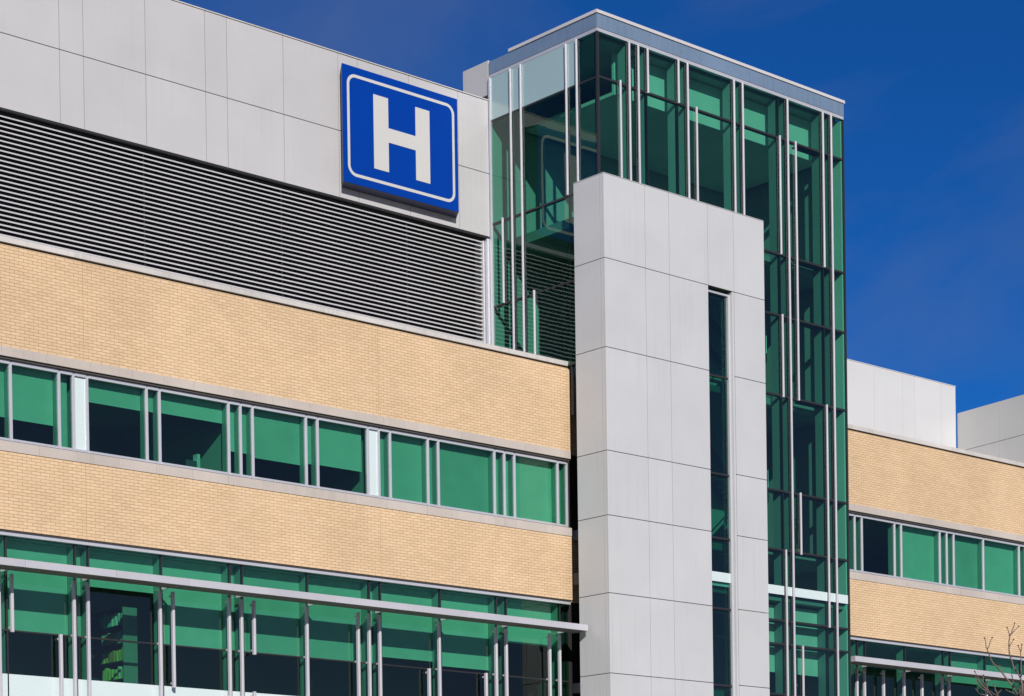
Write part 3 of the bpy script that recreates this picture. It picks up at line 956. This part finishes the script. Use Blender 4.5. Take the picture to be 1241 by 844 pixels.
# ------------------------------------------------------------------ bare tree at the lower right
TREE = {"A": [[40.29, 28.39, 6.77], [40.19, 28.48, 6.91], [40.11, 28.56, 7.09], [40.0, 28.65, 7.28], [39.87, 28.78, 7.48], [39.81, 28.83, 7.64], [39.78, 28.86, 7.75], [39.76, 28.88, 7.83], [39.74, 28.9, 8.02]], "A2": [[39.78, 28.86, 7.79], [39.82, 28.83, 7.89], [39.86, 28.79, 8.03]], "B": [[40.32, 28.36, 6.77], [40.32, 28.37, 7.03], [40.29, 28.4, 7.19], [40.19, 28.49, 7.39], [40.14, 28.53, 7.59], [40.12, 28.55, 7.84], [40.14, 28.54, 8.05], [40.19, 28.5, 8.2], [40.22, 28.47, 8.33]], "B2": [[40.14, 28.54, 8.07], [40.1, 28.58, 8.24]], "B3": [[40.16, 28.53, 8.08], [40.28, 28.41, 8.26]], "B4": [[40.13, 28.55, 7.83], [40.2, 28.49, 7.98]], "C": [[39.83, 28.8, 6.78], [39.77, 28.86, 6.91], [39.67, 28.95, 7.04], [39.62, 29.0, 7.19], [39.57, 29.04, 7.31]], "C2": [[39.76, 28.86, 6.89], [39.67, 28.95, 6.96], [39.6, 29.02, 7.1], [39.58, 29.03, 7.21]], "C3": [[39.71, 28.91, 7.01], [39.71, 28.92, 7.23]], "C4": [[39.78, 28.85, 6.87], [39.77, 28.86, 7.1]], "D": [[39.93, 28.71, 6.78], [39.89, 28.75, 6.91], [39.87, 28.77, 7.03]], "D2": [[39.93, 28.71, 6.83], [39.99, 28.67, 6.91]], "D3": [[39.93, 28.72, 6.79], [39.81, 28.82, 6.89]], "E": [[40.31, 28.38, 7.19], [40.31, 28.38, 7.53], [40.31, 28.39, 7.74], [40.27, 28.42, 7.85]], "E2": [[40.31, 28.38, 7.72], [40.33, 28.37, 7.87]], "F": [[40.19, 28.48, 6.95], [40.16, 28.51, 7.18], [40.16, 28.52, 7.36]], "G": [[40.23, 28.45, 6.8], [40.06, 28.6, 6.91]], "H": [[39.75, 28.88, 6.8], [39.64, 28.98, 6.83], [39.58, 29.03, 6.94]], "I": [[40.26, 28.42, 6.84], [40.3, 28.38, 6.94]], "K": [[40.04, 28.63, 7.4], [39.9, 28.75, 7.44]]}
tb_ = Vector((40.7, 28.4, 0))
tr = thing('bare_tree', 'leafless young tree with upright budding twigs in front of the right wing', 'tree', tb_)
trunk = MB()
trunk.tube([tb_, tb_ + Vector((-.03, .02, 1.5)), tb_ + Vector((-.02, .0, 3.0)), tb_ + Vector((.05, .0, 4.6)), tb_ + Vector((.05, .1, 6.0)), tb_ + Vector((.12, .15, 7.2)), tb_ + Vector((.2, .2, 8.1))], .11, .012, 10)
trunk.build('trunk', M['bark'], tr, smooth=True)
depth_off = {k: rng.uniform(-.5, .5) for k in 'ABCDEFGHIK'}
fw = Vector((0.8286, 0.5998, 0.105)).normalized()
cr_ = MB(); bd = MB()
def shift(p, k):
    # branches fan out in depth: move each one along its own line of growth
    v = Vector(p) - Vector((0, 0, CAM_Z))
    return Vector((0, 0, CAM_Z)) + v * (1 + depth_off[k[0]] / 49.0)
def kink(pts):
    out = [pts[0]]
    for a, b in zip(pts, pts[1:]):
        out.append((a + b) / 2 + Vector((rng.uniform(-1, 1), rng.uniform(-1, 1), rng.uniform(-1, 1))) * .012)
        out.append(b)
    return out
roots = {'A': 4.9, 'B': 5.1, 'C': 4.3, 'D': 4.5}
for k, pts in TREE.items():
    pts = [shift(p, k) for p in pts]
    r0, r1 = (.023, .009) if k in ('A', 'B') else ((.017, .008) if k in ('C', 'E', 'D') else (.012, .007))
    if k in roots:
        base = tb_ + Vector((.04, .05, roots[k]))
        mid = base.lerp(pts[0], .6) + Vector((0, 0, .25))
        cr_.tube(kink([base, mid, pts[0]]), .04, r0, 7)
    elif len(k) == 1:
        tgt = {'E': 'B', 'F': 'A', 'G': 'A', 'H': 'C', 'I': 'A', 'K': 'A'}[k]
        tp = [shift(p, tgt) for p in TREE[tgt]]
        nb = min(tp, key=lambda q: (q - pts[0]).length)
        pts = [nb] + pts
    cr_.tube(kink(pts), r0, r1, 6)
    bd.ball(pts[-1], .019)
    for q in pts[1:-1]:
        if rng.random() < .6:
            bd.ball(q + Vector((rng.uniform(-.015, .015), rng.uniform(-.015, .015), .012)), .011)
# further boughs of the same crown, out of the picture or below it
def grow(p, dirv, L, r, lev):
    q = p + dirv * L
    cr_.tube([p, p.lerp(q, .5) + Vector((rng.uniform(-1, 1), rng.uniform(-1, 1), 0)) * .03 * L, q], r, r * .6, 6)
    if lev == 0:
        bd.ball(q, .015)
        return
    for i in range(3):
        dv = (dirv + Vector((rng.uniform(-.55, .55), rng.uniform(-.55, .55), rng.uniform(.05, .5)))).normalized()
        grow(p.lerp(q, rng.uniform(.55, 1)), dv, L * .68, r * .6, lev - 1)
for k in range(13):
    a = k * 2.4
    z0 = 2.3 + k * .26
    grow(tb_ + Vector((.03, .05, z0)), Vector((math.cos(a), math.sin(a), .9)).normalized(), 1.05 - k * .035, .032, 2)
for dx, dy, z0 in ((.5, -.25, 5.0), (.7, .1, 5.3), (.3, -.4, 5.6)):
    grow(tb_ + Vector((.05, .1, z0)), Vector((dx, dy, 1.3)).normalized(), 1.0, .03, 2)
cr_.build('crown', M['bark'], tr, smooth=True)
bd.build('buds', M['bud'], tr)
